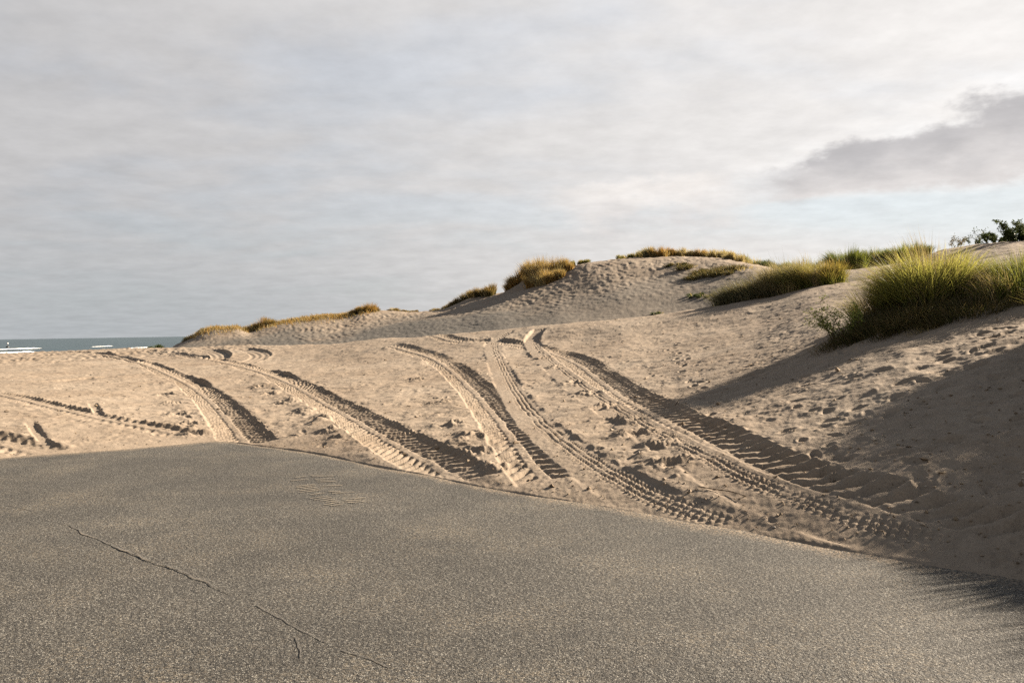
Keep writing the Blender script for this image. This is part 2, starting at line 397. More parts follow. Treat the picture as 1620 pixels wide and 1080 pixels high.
# older tracks first
track([(64, 716), (30, 707), (-20, 695), (-70, 684), (-140, 672)], .30, .05, 'bars', .26, .035, fade1=1.5, seed=2)
track([(292, 690), (235, 676), (175, 664), (120, 652), (70, 640), (20, 628), (-30, 618)], .24, .022, 'bars', .28, .022, wallR=.10, berm=.035, bermL=.02, fade0=.4, fade1=2.0, seed=3)
track([(205, 597.5), (150, 600), (90, 603), (40, 605), (-40, 607)], .20, .05, 'smooth', .2, .02, fade0=1, seed=4)
track([(92, 712), (68, 695), (55, 678), (47, 664)], .05, .03,  'smooth', wallR=.05, fade0=.5, fade1=1, berm=.012, bermL=0, seed=5, reach=.4)
track([(163, 662), (152, 648), (145, 634)], .05, .03,  'smooth', wallR=.05, fade0=.5, fade1=1, berm=.012, bermL=0, seed=6, reach=.4)
track([(380, 574), (404, 568), (412, 561), (400, 555.5), (375, 552)], .42, .05, 'smooth', fade0=.5, fade1=1.5, berm=.04, bermL=.0, wallR=.10, seed=7, reach=1.0)
track([(345, 569), (349, 563), (340, 557), (318, 552.5)], .42, .05, 'smooth', fade0=.5, fade1=1.5, berm=.04, bermL=.0, wallR=.10, seed=8, reach=1.0)
T1 = [(392, 708), (379, 688), (366, 670), (341, 641), (308, 613), (264, 590), (224, 574), (182, 563.5), (146, 559), (90, 556.5)]
T2 = [(735, 765), (668, 723), (598, 684), (516, 637), (456, 604), (402, 584), (350, 571.5), (300, 563), (263, 558), (220, 554.5)]
T3 = [(868, 764), (846, 735), (815, 697), (783, 655), (745, 613), (704, 577), (672, 561), (636, 551), (600, 546)]
T6 = [(1600, 870), (1540, 856), (1450, 829), (1330, 790), (1245, 764), (1163, 724), (1083, 680), (1003, 637), (950, 602), (910, 573), (866, 556), (815, 545), (765, 540), (700, 534), (650, 532)]
T4 = [(1165, 843), (1128, 831), (1058, 804), (990, 771), (935, 738), (885, 702), (850, 672), (822, 640), (800, 601), (787, 572), (779, 552), (781, 542), (792, 533), (801, 526), (806, 522.5)]
T5 = [(1700, 925), (1640, 908), (1560, 888), (1480, 866), (1400, 843), (1285, 805), (1180, 766), (1120, 733), (1060, 700), (1000, 666), (950, 634), (905, 603), (870, 574), (846, 551), (842, 540), (850, 528), (857, 520)]
C1 = track(T1, .33, .050, 'bars', .21, .085, wallR=.16, berm=.015, bermL=.05, seed=12)
C2 = track(T2, .33, .046, 'bars', .21, .085, wallR=.14, berm=.01, bermL=.05, seed=13)
C3 = track(T3, .30, .052, 'bars', .25, .075, wallR=.24, berm=.0, bermL=.05, fade0=.35, seed=14)
C6 = track(T6, .30, .042, 'bars', .25, .065, wallR=.20, berm=.01, bermL=.0, seed=15)
C4 = track(T4, .25, .012, 'blocks', .09, .021, wallR=.05, wallL=.08, berm=.010, bermL=.0, fade1=.3, fade0=.6, seed=16, blockw=(-.25, .85))
C5 = track(T5, .25, .012, 'blocks', .09, .021, wallR=.05, wallL=.08, berm=.012, bermL=.0, fade1=.3, seed=17)

# loose sand thrown up in heaps beside the wheels
def heap(px, py, L, W, h, seed):
    p = at(px, py); r = math.hypot(p[0], p[1]); a = math.atan2(p[0], p[1]); e = 2.2 * L
    i0, i1 = np.searchsorted(rs, [r - e, r + e]); j0, j1 = np.searchsorted(az_all, [a - e / r, a + e / r])
    x, y = X[i0:i1, j0:j1], Y[i0:i1, j0:j1]
    q = np.exp(-(((x - p[0]) / W) ** 2 + ((y - p[1]) / L) ** 2))
    f = fbm(x * .8, y * 1.3, .30, 4, .58, seed)
    N[i0:i1, j0:j1] += h * q * np.clip(.2 + 1.5 * f, -.2, 1.3)
hp = [(262, 622, .4), (272, 640, .5), (283, 655, .45), (296, 672, .4), (310, 686, .35), (412, 612, .5), (430, 622, .5), (452, 638, .5), (478, 650, .45), (505, 664, .35), (530, 680, .3), (716, 672, .3), (742, 694, .26), (762, 716, .24), (788, 738, .2),
      (880, 580, .5), (905, 605, .45), (930, 622, .45), (955, 642, .42), (985, 664, .4), (1010, 684, .36), (1036, 704, .3), (1062, 730, .25), (860, 566, .5), (690, 640, .3), (660, 600, .4)]
for k, (px, py, L) in enumerate(hp): heap(px, py, L, .26, .075, 200 + k)

# hummocks under the grass
def hummock(px, r, sx_, sy_, h, sharp=2.0):
    p = at_r(px, r); dd = ((X - p[0]) / sx_) ** 2 + ((Y - p[1]) / sy_) ** 2
    N[:] += h * np.exp(-dd ** (sharp / 2))
hummock(1430, 16.1, 1.2, .9, .30); hummock(1600, 15.8, 1.2, .9, .14)
for hx, hy, hh in ((7.0, 10.3, .30), (7.1, 9.3, .32), (7.1, 8.3, .30), (7.0, 7.2, .28), (6.9, 6.1, .15)): N += hh * np.exp(-((X - hx) / .7) ** 2 - ((Y - hy) / .75) ** 2)
hummock(860, 66, 1.8, 1.6, .7); hummock(760, 70, 2.0, 1.6, .4)

sand_top = Z + N
def ground(x, y):
    """height of the finished sand at a place (nearest grid point)"""
    r = math.hypot(x, y); a = math.atan2(x, y)
    i = min(np.searchsorted(rs, r), NR - 1); j = min(np.searchsorted(azd, a), NA - 1)
    return float(sand_top[i, j])


# shade of the bowl painted as darker, greyer sand on the blowout floor
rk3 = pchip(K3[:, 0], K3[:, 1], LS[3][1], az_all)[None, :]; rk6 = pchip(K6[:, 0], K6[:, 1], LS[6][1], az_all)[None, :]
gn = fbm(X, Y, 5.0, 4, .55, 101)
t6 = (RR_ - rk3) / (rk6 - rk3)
bowl_shade = smooth(-.01, .06, t6 + .02 * gn) * smooth(.80, .45, t6 + .16 * gn)
bowl_shade *= smooth(R(-27), R(-20), AA) * (1 - .35 * smooth(R(-2), R(6), AA)) * smooth(R(26), R(20), AA)
N *= 1 - .6 * bowl_shade * smooth(.9, .5, t6)
N += bowl_shade * .010 * fbm(X, Y, .24, 2, .6, 111)
sand_top = Z + N

# ---------------------------------------------------------------- mesh helpers
def mesh_from(name, V, quads=None, tris=None, smooth_=True, cols=None):
    me = bpy.data.meshes.new(name); V = np.asarray(V, np.float32)
    me.vertices.add(len(V)); me.vertices.foreach_set('co', V.ravel())
    nq = 0 if quads is None else len(quads); nt = 0 if tris is None else len(tris)
    lv = np.concatenate([np.asarray(quads, np.int32).ravel() if nq else np.zeros(0, np.int32), np.asarray(tris, np.int32).ravel() if nt else np.zeros(0, np.int32)])
    me.loops.add(len(lv)); me.loops.foreach_set('vertex_index', lv)
    st = np.concatenate([np.arange(nq) * 4, nq * 4 + np.arange(nt) * 3]).astype(np.int32)
    me.polygons.add(nq + nt); me.polygons.foreach_set('loop_start', st)
    me.polygons.foreach_set('use_smooth', np.full(nq + nt, smooth_))
    if cols is not None:
        c = np.ones((len(V), 4), np.float32); c[:, :3] = cols
        at_ = me.color_attributes.new('tint', 'FLOAT_COLOR', 'POINT'); at_.data.foreach_set('color', c.ravel())
    me.update(calc_edges=True); return me

def obj(name, me, mat=None, parent=None, loc=None, **props):
    o = bpy.data.objects.new(name, me); COL.objects.link(o)
    if mat is not None: me.materials.append(mat)
    if parent is not None: o.parent = parent
    if loc is not None: o.location = loc
    for k, v in props.items(): o[k] = v
    return o

def thing(name, loc, label, cat, group=None):
    o = bpy.data.objects.new(name, None); COL.objects.link(o); o.location = loc; o.empty_display_size = .2
    o['label'] = label; o['category'] = cat
    if group: o['group'] = group
    return o

def grid_faces(nr, na):
    i = np.arange(nr - 1)[:, None] * na + np.arange(na - 1)[None, :]
    return np.stack([i, i + na, i + na + 1, i + 1], -1).reshape(-1, 4)[:, ::-1]

# ---------------------------------------------------------------- materials
def material(name):
    m = bpy.data.materials.new(name); m.use_nodes = True; return m, NT(m.node_tree)

def principled(g, **ins):
    b = g.node('ShaderNodeBsdfPrincipled', {k.replace('_', ' '): v for k, v in ins.items()}, 0)
    g.node('ShaderNodeOutputMaterial', {'Surface': b}, None); return b

m_sand, g = material('sand')
P = g.node('ShaderNodeNewGeometry', None, 'Position')
tone = g.ramp(g.noise(P, .35, 5, .6), [(.30, (.200, .154, .112)), (.52, (.232, .185, .139)), (.75, (.256, .210, .162))])
fine = g.ramp(g.noise(P, 55, 3, .7), [(.28, .80), (.5, 1.0), (.75, 1.12)])
coarse = g.ramp(g.noise(P, 7, 4, .65), [(.30, .88), (.6, 1.05)])
colr = g.mix(1.0, g.mix(1.0, tone, fine, 'MULTIPLY'), coarse, 'MULTIPLY')
v = g.node('ShaderNodeTexVoronoi', {'Vector': P, 'Scale': 22.0, 'Randomness': 1.0}, None)
bits = g.math('MULTIPLY', g.range(v.outputs['Distance'], .10, .20, 1, 0), g.range(g.noise(P, 1.3, 3), .48, .62))
sepc = g.node('ShaderNodeSeparateColor', {0: v.outputs['Color']}, 0)
bits = g.math('MULTIPLY', bits, g.math('GREATER_THAN', sepc, .72))
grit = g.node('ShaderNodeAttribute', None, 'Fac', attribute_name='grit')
shade_tone = g.ramp(g.noise(P, 9, 4, .75), [(.3, (.066, .060, .052)), (.5, (.108, .099, .086)), (.72, (.158, .144, .124))])
colr = g.mix(g.math('MULTIPLY', grit, .95), colr, shade_tone)  # painted bowl shade mixed into the sand colour
colr = g.mix(g.math('MULTIPLY', bits, .75), colr, (.085, .06, .04))
hgt = g.math('ADD', g.math('MULTIPLY', g.noise(P, 38, 4, .65), .012), g.math('MULTIPLY', g.noise(P, 160, 2, .6), .0035))
bmp = g.node('ShaderNodeBump', {'Height': hgt, 'Strength': .42, 'Distance': 1.0})
principled(g, Base_Color=colr, Roughness=.95, Normal=bmp, Specular_IOR_Level=.15)

m_road, g = material('asphalt')
P = g.node('ShaderNodeNewGeometry', None, 'Position')
v = g.node('ShaderNodeTexVoronoi', {'Vector': P, 'Scale': 125.0}, None)
v2 = g.node('ShaderNodeTexVoronoi', {'Vector': P, 'Scale': 48.0}, None)
cell = g.node('ShaderNodeSeparateColor', {0: v.outputs['Color']}, None)
stone = g.ramp(cell.outputs[0], [(0, (.022, .021, .019)), (.4, (.085, .080, .070)), (.75, (.165, .155, .135)), (1, (.42, .40, .35))])
bind = g.range(v.outputs['Distance'], .42, .62)
colr = g.mix(g.math('MULTIPLY', bind, .9), stone, (.035, .031, .026))
mott = g.ramp(g.noise(P, 48, 3, .7), [(.30, .36), (.5, .60), (.72, .90)])
colr = g.mix(1.0, colr, mott, 'MULTIPLY')
stain = g.ramp(g.noise(P, .45, 5, .6), [(.3, .70), (.55, 1.0), (.75, 1.22)])
colr = g.mix(1.0, colr, stain, 'MULTIPLY')
ed = g.node('ShaderNodeAttribute', None, 'Fac', attribute_name='dust')
dustn = g.noise(P, 3.0, 6, .7)
dust = g.range(g.math('ADD', ed, g.math('MULTIPLY', dustn, .8)), .78, 1.25)
gritn = g.range(g.noise(P, 45, 2, .6), .45, .62)
colr = g.mix(g.math('MULTIPLY', dust, g.math('MULTIPLY_ADD', gritn, .55, .08)), colr, (.36, .27, .18))
film = g.range(g.noise(P, .9, 5, .65), .42, .75, .05, .30)
colr = g.mix(g.math('MULTIPLY', film, gritn), colr, (.30, .24, .16))
hgt = g.math('ADD', g.math('MULTIPLY', g.math('SUBTRACT', 1.0, v.outputs['Distance']), .0035), g.math('MULTIPLY', g.math('SUBTRACT', 1.0, v2.outputs['Distance']), .0045))
hgt = g.math('ADD', hgt, g.math('MULTIPLY', g.noise(P, 5, 3, .6), .006))
bmp = g.node('ShaderNodeBump', {'Height': hgt, 'Strength': 1.0, 'Distance': 1.0})
principled(g, Base_Color=colr, Roughness=.8, Normal=bmp, Specular_IOR_Level=.3)

m_crack, g = material('crack filling')
P = g.node('ShaderNodeNewGeometry', None, 'Position')
principled(g, Base_Color=g.ramp(g.noise(P, 30, 3), [(.35, (.04, .037, .032)), (.7, (.11, .10, .088))]), Roughness=1.0)

m_dustsand, g = material('blown sand')
P = g.node('ShaderNodeNewGeometry', None, 'Position')
principled(g, Base_Color=g.ramp(g.noise(P, 40, 3), [(.35, (.13, .112, .088)), (.7, (.23, .19, .14))]), Roughness=1.0)

m_sea, g = material('sea water')
P = g.node('ShaderNodeNewGeometry', None, 'Position')
mp = g.node('ShaderNodeMapping', {'Vector': P, 'Scale': (.35, 1.0, 1.0), 'Rotation': (0, 0, R(-12))})
wv = g.noise(mp, .16, 6, .62)
wv2 = g.noise(mp, 1.1, 3, .6)
colr = g.ramp(g.noise(mp, .035, 5, .7), [(.3, (.010, .026, .034)), (.55, (.024, .048, .056)), (.75, (.045, .072, .078))])
bmp = g.node('ShaderNodeBump', {'Height': g.math('ADD', g.math('MULTIPLY', wv, 1.6), g.math('MULTIPLY', wv2, .25)), 'Strength': .8, 'Distance': 1.0})
principled(g, Base_Color=colr, Roughness=.35, Normal=bmp, Specular_IOR_Level=.4)

m_foam, g = material('sea foam')
P = g.node('ShaderNodeNewGeometry', None, 'Position')
principled(g, Base_Color=g.ramp(g.noise(P, .8, 4), [(.3, (.62, .62, .60)), (.6, (.82, .82, .80))]), Roughness=.9)

def leaf_material(name, transl=.38, rough=.5):
    m, g = material(name)
    c = g.node('ShaderNodeAttribute', None, 'Color', attribute_name='tint')
    b = g.node('ShaderNodeBsdfPrincipled', {'Base Color': c, 'Roughness': rough, 'Specular IOR Level': .08})
    t = g.node('ShaderNodeBsdfTranslucent', {'Color': g.mix(1.0, c, (1.35, 1.3, .9), 'MULTIPLY')})
    mx = g.node('ShaderNodeMixShader', {0: transl, 1: b, 2: t})
    g.node('ShaderNodeOutputMaterial', {'Surface': mx}, None); return m
m_blade = leaf_material('marram blade'); m_dry = leaf_material('dry grass', .25, .8); m_leaf = leaf_material('shrub leaf', .3, .5)
m_twig = leaf_material('twig bark', .0, .9)

# ---------------------------------------------------------------- ground sheets
V = np.stack([X, Y, sand_top], -1).reshape(-1, 3)
V = np.vstack([V, [[0, 0, -.1]]]); q = grid_faces(NR, NA)
c_i = len(V) - 1
tri = np.stack([np.full(NA - 1, c_i), np.arange(NA - 1) + 1, np.arange(NA - 1)], -1)
me = mesh_from('sand', V, q, tri)
ga = me.attributes.new('grit', 'FLOAT', 'POINT'); ga.data.foreach_set('value', np.r_[bowl_shade.ravel(), 0].astype(np.float32))
sand = obj('sand', me, m_sand, kind='structure')
sand['label'] = 'pale tan beach sand and dunes'

ra_az = np.concatenate([np.radians(np.linspace(-180, -35, 60)), np.radians(np.linspace(-34, 34, 700)), np.radians(np.linspace(35, 180, 60))])
frac = np.concatenate([np.linspace(0, .6, 14)[1:], np.linspace(.62, .96, 40), np.linspace(.965, 1.0, 12)])
er = edge_r(ra_az) + .06 + .035 * fbm(np.sin(ra_az) * 14, np.cos(ra_az) * 14, .8, 3, .6, 4)
rr = np.outer(frac, er); aa = np.broadcast_to(ra_az, rr.shape)
ax, ay = rr * np.sin(aa), rr * np.cos(aa)
azz = .006 * fbm(ax, ay, 2.5, 2, .5, 91) * smooth(1, .6, np.broadcast_to(frac[:, None], rr.shape)) + .004
V = np.stack([ax, ay, azz], -1).reshape(-1, 3)
lip = V[-len(ra_az):].copy(); lip[:, 2] -= .06; nb = len(V)
V = np.vstack([V, lip, [[0, 0, .004]]])
q = grid_faces(len(frac) + 1, len(ra_az)); n_ = len(ra_az)
tri = np.stack([np.full(n_ - 1, len(V) - 1), np.arange(n_ - 1) + 1, np.arange(n_ - 1)], -1)
me = mesh_from('road', V, q, tri)
dustv = np.zeros(len(V), np.float32)
dustv[:nb] = np.clip(1 - (er[None, :] - rr).ravel() / 1.2, 0, 1) ** 2.2
da = me.attributes.new('dust', 'FLOAT', 'POINT'); da.data.foreach_set('value', dustv)
road = obj('road', me, m_road, kind='structure'); road['label'] = 'grey brown asphalt pavement'

# crack across the asphalt: a heaved lip with a dark open seam
def ribbon(C, wfun, z0, seed, prof_=None):
    """strip along a ground line; prof_ = list of (u, z)"""
    T_ = np.gradient(C, axis=0); T_ /= np.linalg.norm(T_, axis=1)[:, None]; Nn = np.stack([T_[:, 1], -T_[:, 0]], -1)
    vs = []
    for u, z in prof_:
        uu = u * wfun; p = C + Nn * uu[:, None]; vs.append(np.c_[p, z0 + z * np.clip(wfun / wfun.max(), .2, 1)])
    V_ = np.stack(vs, 1); n, k = V_.shape[:2]
    return V_.reshape(-1, 3), grid_faces(n, k)
def flat(px, py):
    a, te = ray(px, py); r = -H / te; return np.array([r * math.sin(a), r * math.cos(a)])
crk = [(88, 826), (110, 833), (131, 842), (156, 855), (178, 864), (204, 876), (232, 884), (262, 896), (289, 907), (312, 918), (340, 931), (362, 942), (396, 956)]
C = catmull(np.array([flat(*p) for p in crk]), .02); ss = np.arange(len(C))
C = C + np.stack([.012 * gnoise(ss / 7., ss * 0 + .3, 4) + .02 * gnoise(ss / 22., ss * 0 + 7.3, 4)] * 2, -1)
wf = (.7 + .5 * gnoise(ss / 9., ss * 0 + .7, 6)) * smooth(0, 30, ss) * smooth(len(C), len(C) - 40, ss) + .05
V1, q1 = ribbon(C, wf, .0105, 1, [(-.009, .0), (-.001, .0006), (.006, .0)])
V2, q2 = ribbon(C, wf * np.clip(.6 + 1.2 * gnoise(ss / 14., ss * 0 + 2.7, 8), .1, 1.3), .0095, 1, [(.006, .0), (.011, .002), (.017, .0)])
me = mesh_from('road_crack', np.vstack([V1, V2]), np.vstack([q1, q2 + len(V1)]), None)
o = obj('road_crack', me, m_crack, kind='structure'); me.materials.append(m_dustsand)
mi = np.zeros(len(q1) + len(q2), np.int32); mi[len(q1):] = 1; me.polygons.foreach_set('material_index', mi)
o['label'] = 'long open crack across the asphalt with pale sandy lower lip'
for pts in ([(468, 1010), (474, 1028), (476, 1042)], [(540, 1030), (580, 1042), (615, 1058)], [(405, 958), (440, 978), (480, 1000), (520, 1018)], [(60, 812), (40, 806), (10, 800)]):
    C = catmull(np.array([flat(*p) for p in pts]), .02); ss = np.arange(len(C))
    C = C + .01 * np.stack([gnoise(ss / 5., ss * 0 + .3, 4), gnoise(ss / 6., ss * 0 + 3.3, 5)], -1)
    V2, q2 = ribbon(C, np.full(len(C), .3) * (1 + .5 * gnoise(ss / 5., ss * 0 + .2, 3)), .0095, 1, [(-.012, 0), (0, .001), (.012, 0)])
    o = obj('road_crack', mesh_from('road_crack', V2, q2), m_crack, kind='structure'); o['label'] = 'short dark hairline crack in the asphalt'

# sand printed on the asphalt by a lugged tyre
vs, qs = [], []; cen = catmull(np.array([flat(*p) for p in [(486, 752), (503, 768), (520, 782), (548, 798)]]), .02)
T_ = np.gradient(cen, axis=0); T_ /= np.linalg.norm(T_, axis=1)[:, None]; Nn = np.stack([T_[:, 1], -T_[:, 0]], -1)
for s in range(3, len(cen) - 3, 5):
    for sd in (-1, 1):
        if rng.random() < .35: continue
        off = (.5 if sd > 0 else 0) * 5; i = int(min(len(cen) - 1, s + off)); u = np.linspace(.03, rng.uniform(.15, .27), 6)
        for k in range(6):
            p = cen[i] + Nn[i] * sd * u[k] + T_[i] * (.22 * u[k]) + rng.normal(0, .004, 2); hw = .018 * rng.uniform(.4, 1.1)
            vs += [[*(p - T_[i] * hw), .0112], [*(p + T_[i] * hw), .0118]]
            b = len(vs)
            if k: qs.append([b - 4, b - 3, b - 1, b - 2])
o = obj('sand_print', mesh_from('sand_print', np.array(vs), np.array(qs)), m_dustsand, kind='stuff'); o['label'] = 'faint sandy tyre print on the asphalt'; o['category'] = 'tyre print'

# ---------------------------------------------------------------- sea
SEA = -2.6
ys = np.concatenate([np.linspace(60, 600, 60), np.geomspace(620, 45000, 40)])
xs = np.concatenate([-np.geomspace(45000, 620, 40), np.linspace(-600, 300, 60), np.geomspace(330, 45000, 30)])
gx, gy = np.meshgrid(xs, ys)
V = np.stack([gx, gy, np.full_like(gx, SEA) + .12 * np.sin(gy / 9 + gx / 60)], -1).reshape(-1, 3)
water = obj('water', mesh_from('water', V, grid_faces(len(ys), len(xs))[:, ::-1]), m_sea, kind='structure'); water['label'] = 'grey green sea'
vs, qs = [], []
def breaker(px0, py0, px1, py1, thick):
    n = 90
    for k in range(n + 1):
        t = k / n; a, te = ray(px0 + (px1 - px0) * t, py0 + (py1 - py0) * t); r = (SEA - H) / te
        rag = 1 + .35 * float(gnoise(np.array([k / 6.]), np.array([px0 * .1]), 3)[0]); hh = thick * rag * min(1, 6 * min(t + .05, 1.02 - t)) * (.6 + .6 * t)
        e = np.array([math.sin(a), math.cos(a)]); dv = .6 + .5 * float(gnoise(np.array([k / 3.]), np.array([3.3]), 4)[0])
        for dr, z in ((-2.2 * dv, .1), (-1.0, hh * .8), (0, hh), (1.2, hh * .5), (2.5, 0)):
            vs.append([*(e * (r + dr)), SEA + .13 + z])
        b = len(vs)
        if k:
            for j in range(4): qs.append([b - 10 + j, b - 9 + j, b - 4 + j, b - 5 + j])
breaker(-40, 555, 69, 551.5, .4); breaker(-40, 561, 62, 557.5, .38); breaker(143, 549.5, 180, 548, .32); breaker(195, 552, 240, 550.3, .32)
foam = obj('sea_foam', mesh_from('sea_foam', np.array(vs), np.array(qs)), m_foam, kind='stuff')
foam['label'] = 'white foam of waves breaking on the sea'; foam['category'] = 'foam'

# ---------------------------------------------------------------- grass and shrubs
GREEN = [(.09, .115, .028), (.125, .145, .035), (.165, .175, .05)]
STRAW = [(.29, .235, .125), (.24, .19, .09), (.34, .28, .165)]
GOLD = [(.36, .22, .075), (.30, .18, .058), (.22, .14, .045), (.15, .11, .04)]
GREY = [(.10, .105, .06), (.13, .12, .075), (.16, .14, .09)]
BROWN = [(.095, .072, .035), (.14, .11, .06), (.07, .065, .03), (.06, .065, .025)]
DKGREEN = [(.045, .06, .022), (.06, .075, .028), (.035, .05, .02)]

def pick(pal, n):
    return np.array(pal)[rng.integers(0, len(pal), n)] * rng.uniform(.75, 1.25, (n, 1))

def blades(n, sx_, sy_, h, w, pal, lean=.45, wind=(-.25, 0), spread=1.0, hvar=.35, base=None, droop=.35, tip=None, segs=4, ring=False):
    """tapered curved leaf blades rooted in an ellipse; returns verts, quads, tris, colours"""
    K = int(max(4, min(26, n / 130))); kr = np.sqrt(rng.random(K)); kt = rng.uniform(0, 2 * math.pi, K); kh = rng.uniform(.55, 1.0, K); ki = rng.integers(0, K, n)
    ex = kr[ki] * np.cos(kt[ki]) + rng.normal(0, .17, n); ey = kr[ki] * np.sin(kt[ki]) + rng.normal(0, .17, n)
    ra = np.hypot(ex, ey); th = np.arctan2(ey, ex); bx, by = ex * sx_, ey * sy_; ra = np.minimum(ra, 1.1)
    bz = np.zeros(n) if base is None else base(bx, by)
    hh = h * (1 - hvar * rng.random(n) ** .8) * (1 - .22 * ra ** 2) * kh[ki]
    la = lean * (.25 + ra * spread) * rng.uniform(.4, 1.5, n); ang = th + rng.normal(0, .6, n)
    lx = np.cos(ang) * la + wind[0] * rng.uniform(.4, 1.4, n); ly = np.sin(ang) * la + wind[1] * rng.uniform(.4, 1.4, n)
    wa = rng.uniform(0, math.pi, n); wx, wy = np.cos(wa) * w, np.sin(wa) * w
    wv_ = rng.uniform(.7, 1.3, n)
    rows = []
    ts = np.linspace(0, 1, segs + 1)
    for t in ts:
        bend = .55 * t + .45 * t * t
        px_ = bx + lx * hh * bend; py_ = by + ly * hh * bend
        pz = bz - .02 + hh * (t - droop * np.minimum(np.hypot(lx, ly), 1.2) * t * t)
        k = (1 - t ** 2.2) * wv_ * .5
        if t < 1: rows.append(np.stack([px_ - wx * k, py_ - wy * k, pz], -1)); rows.append(np.stack([px_ + wx * k, py_ + wy * k, pz], -1))
        else: rows.append(np.stack([px_, py_, pz], -1))
    V_ = np.stack(rows, 1); m = V_.shape[1]
    o_ = (np.arange(n) * m)[:, None]
    Q = np.concatenate([o_ + np.array([[2 * s, 2 * s + 1, 2 * s + 3, 2 * s + 2]]) for s in range(segs - 1)], 0)
    Tt = o_ + np.array([[m - 3, m - 2, m - 1]])
    c = pick(pal, n); cc = np.repeat(c[:, None, :], m, 1)
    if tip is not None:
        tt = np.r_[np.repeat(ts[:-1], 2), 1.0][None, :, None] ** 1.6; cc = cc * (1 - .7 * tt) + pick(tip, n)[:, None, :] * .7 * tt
    return V_.reshape(-1, 3), Q, Tt, cc.reshape(-1, 3)

def merge(parts):
    Vs, Qs, Ts, Cs = [], [], [], []; o_ = 0
    for v_, q_, t_, c_ in parts:
        Vs.append(v_); Cs.append(c_)
        if len(q_): Qs.append(q_ + o_)
        if len(t_): Ts.append(t_ + o_)
        o_ += len(v_)
    return np.vstack(Vs), (np.vstack(Qs) if Qs else None), (np.vstack(Ts) if Ts else None), np.vstack(Cs)

def gmesh(name, parts):
    v_, q_, t_, c_ = merge(parts); return mesh_from(name, v_, q_, t_, False, c_)

def based(loc):
    return lambda bx, by: np.array([ground(loc[0] + a, loc[1] + b) - loc[2] for a, b in zip(bx, by)])

def put(px, r, dx_=0, dy_=0):
    p = at_r(px, r); x, y = p[0] + dx_, p[1] + dy_; return (x, y, ground(x, y))

def clump(px, r, sx_, sy_, h, n, pal, label, group, tip=None, dry=None, stalks=0, lean=.45, w=.010, wind=(-.25, 0), thatch=0, name='marram_grass_clump', cat='grass clump', droop=.35, spread=1.0, loc=None, hvar=.35):
    loc = loc or put(px, r); t = thing(name, loc, label, cat, group); b = based(loc)
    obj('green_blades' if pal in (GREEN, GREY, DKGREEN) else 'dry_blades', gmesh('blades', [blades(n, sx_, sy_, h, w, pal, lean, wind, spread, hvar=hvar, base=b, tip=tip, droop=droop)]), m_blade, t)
    if dry: obj('dry_stems', gmesh('dry_stems', [blades(dry, sx_, sy_, h * .92, w, STRAW, lean * 1.1, wind, spread, base=b, droop=droop)]), m_dry, t)
    if thatch: obj('thatch', gmesh('thatch', [blades(thatch, sx_ * 1.05, sy_ * 1.05, h * .32, w * 1.1, BROWN, lean * 2.2, wind, 1.2, base=b, droop=.6)]), m_dry, t)
    if stalks: obj('seed_stalks', gmesh('seed_stalks', [blades(stalks, sx_ * .7, sy_ * .7, h * 1.28, w * .7, STRAW, lean * .35, (wind[0] * 1.3, wind[1]), .8, base=b, hvar=.3, droop=.15)]), m_dry, t)
    return t

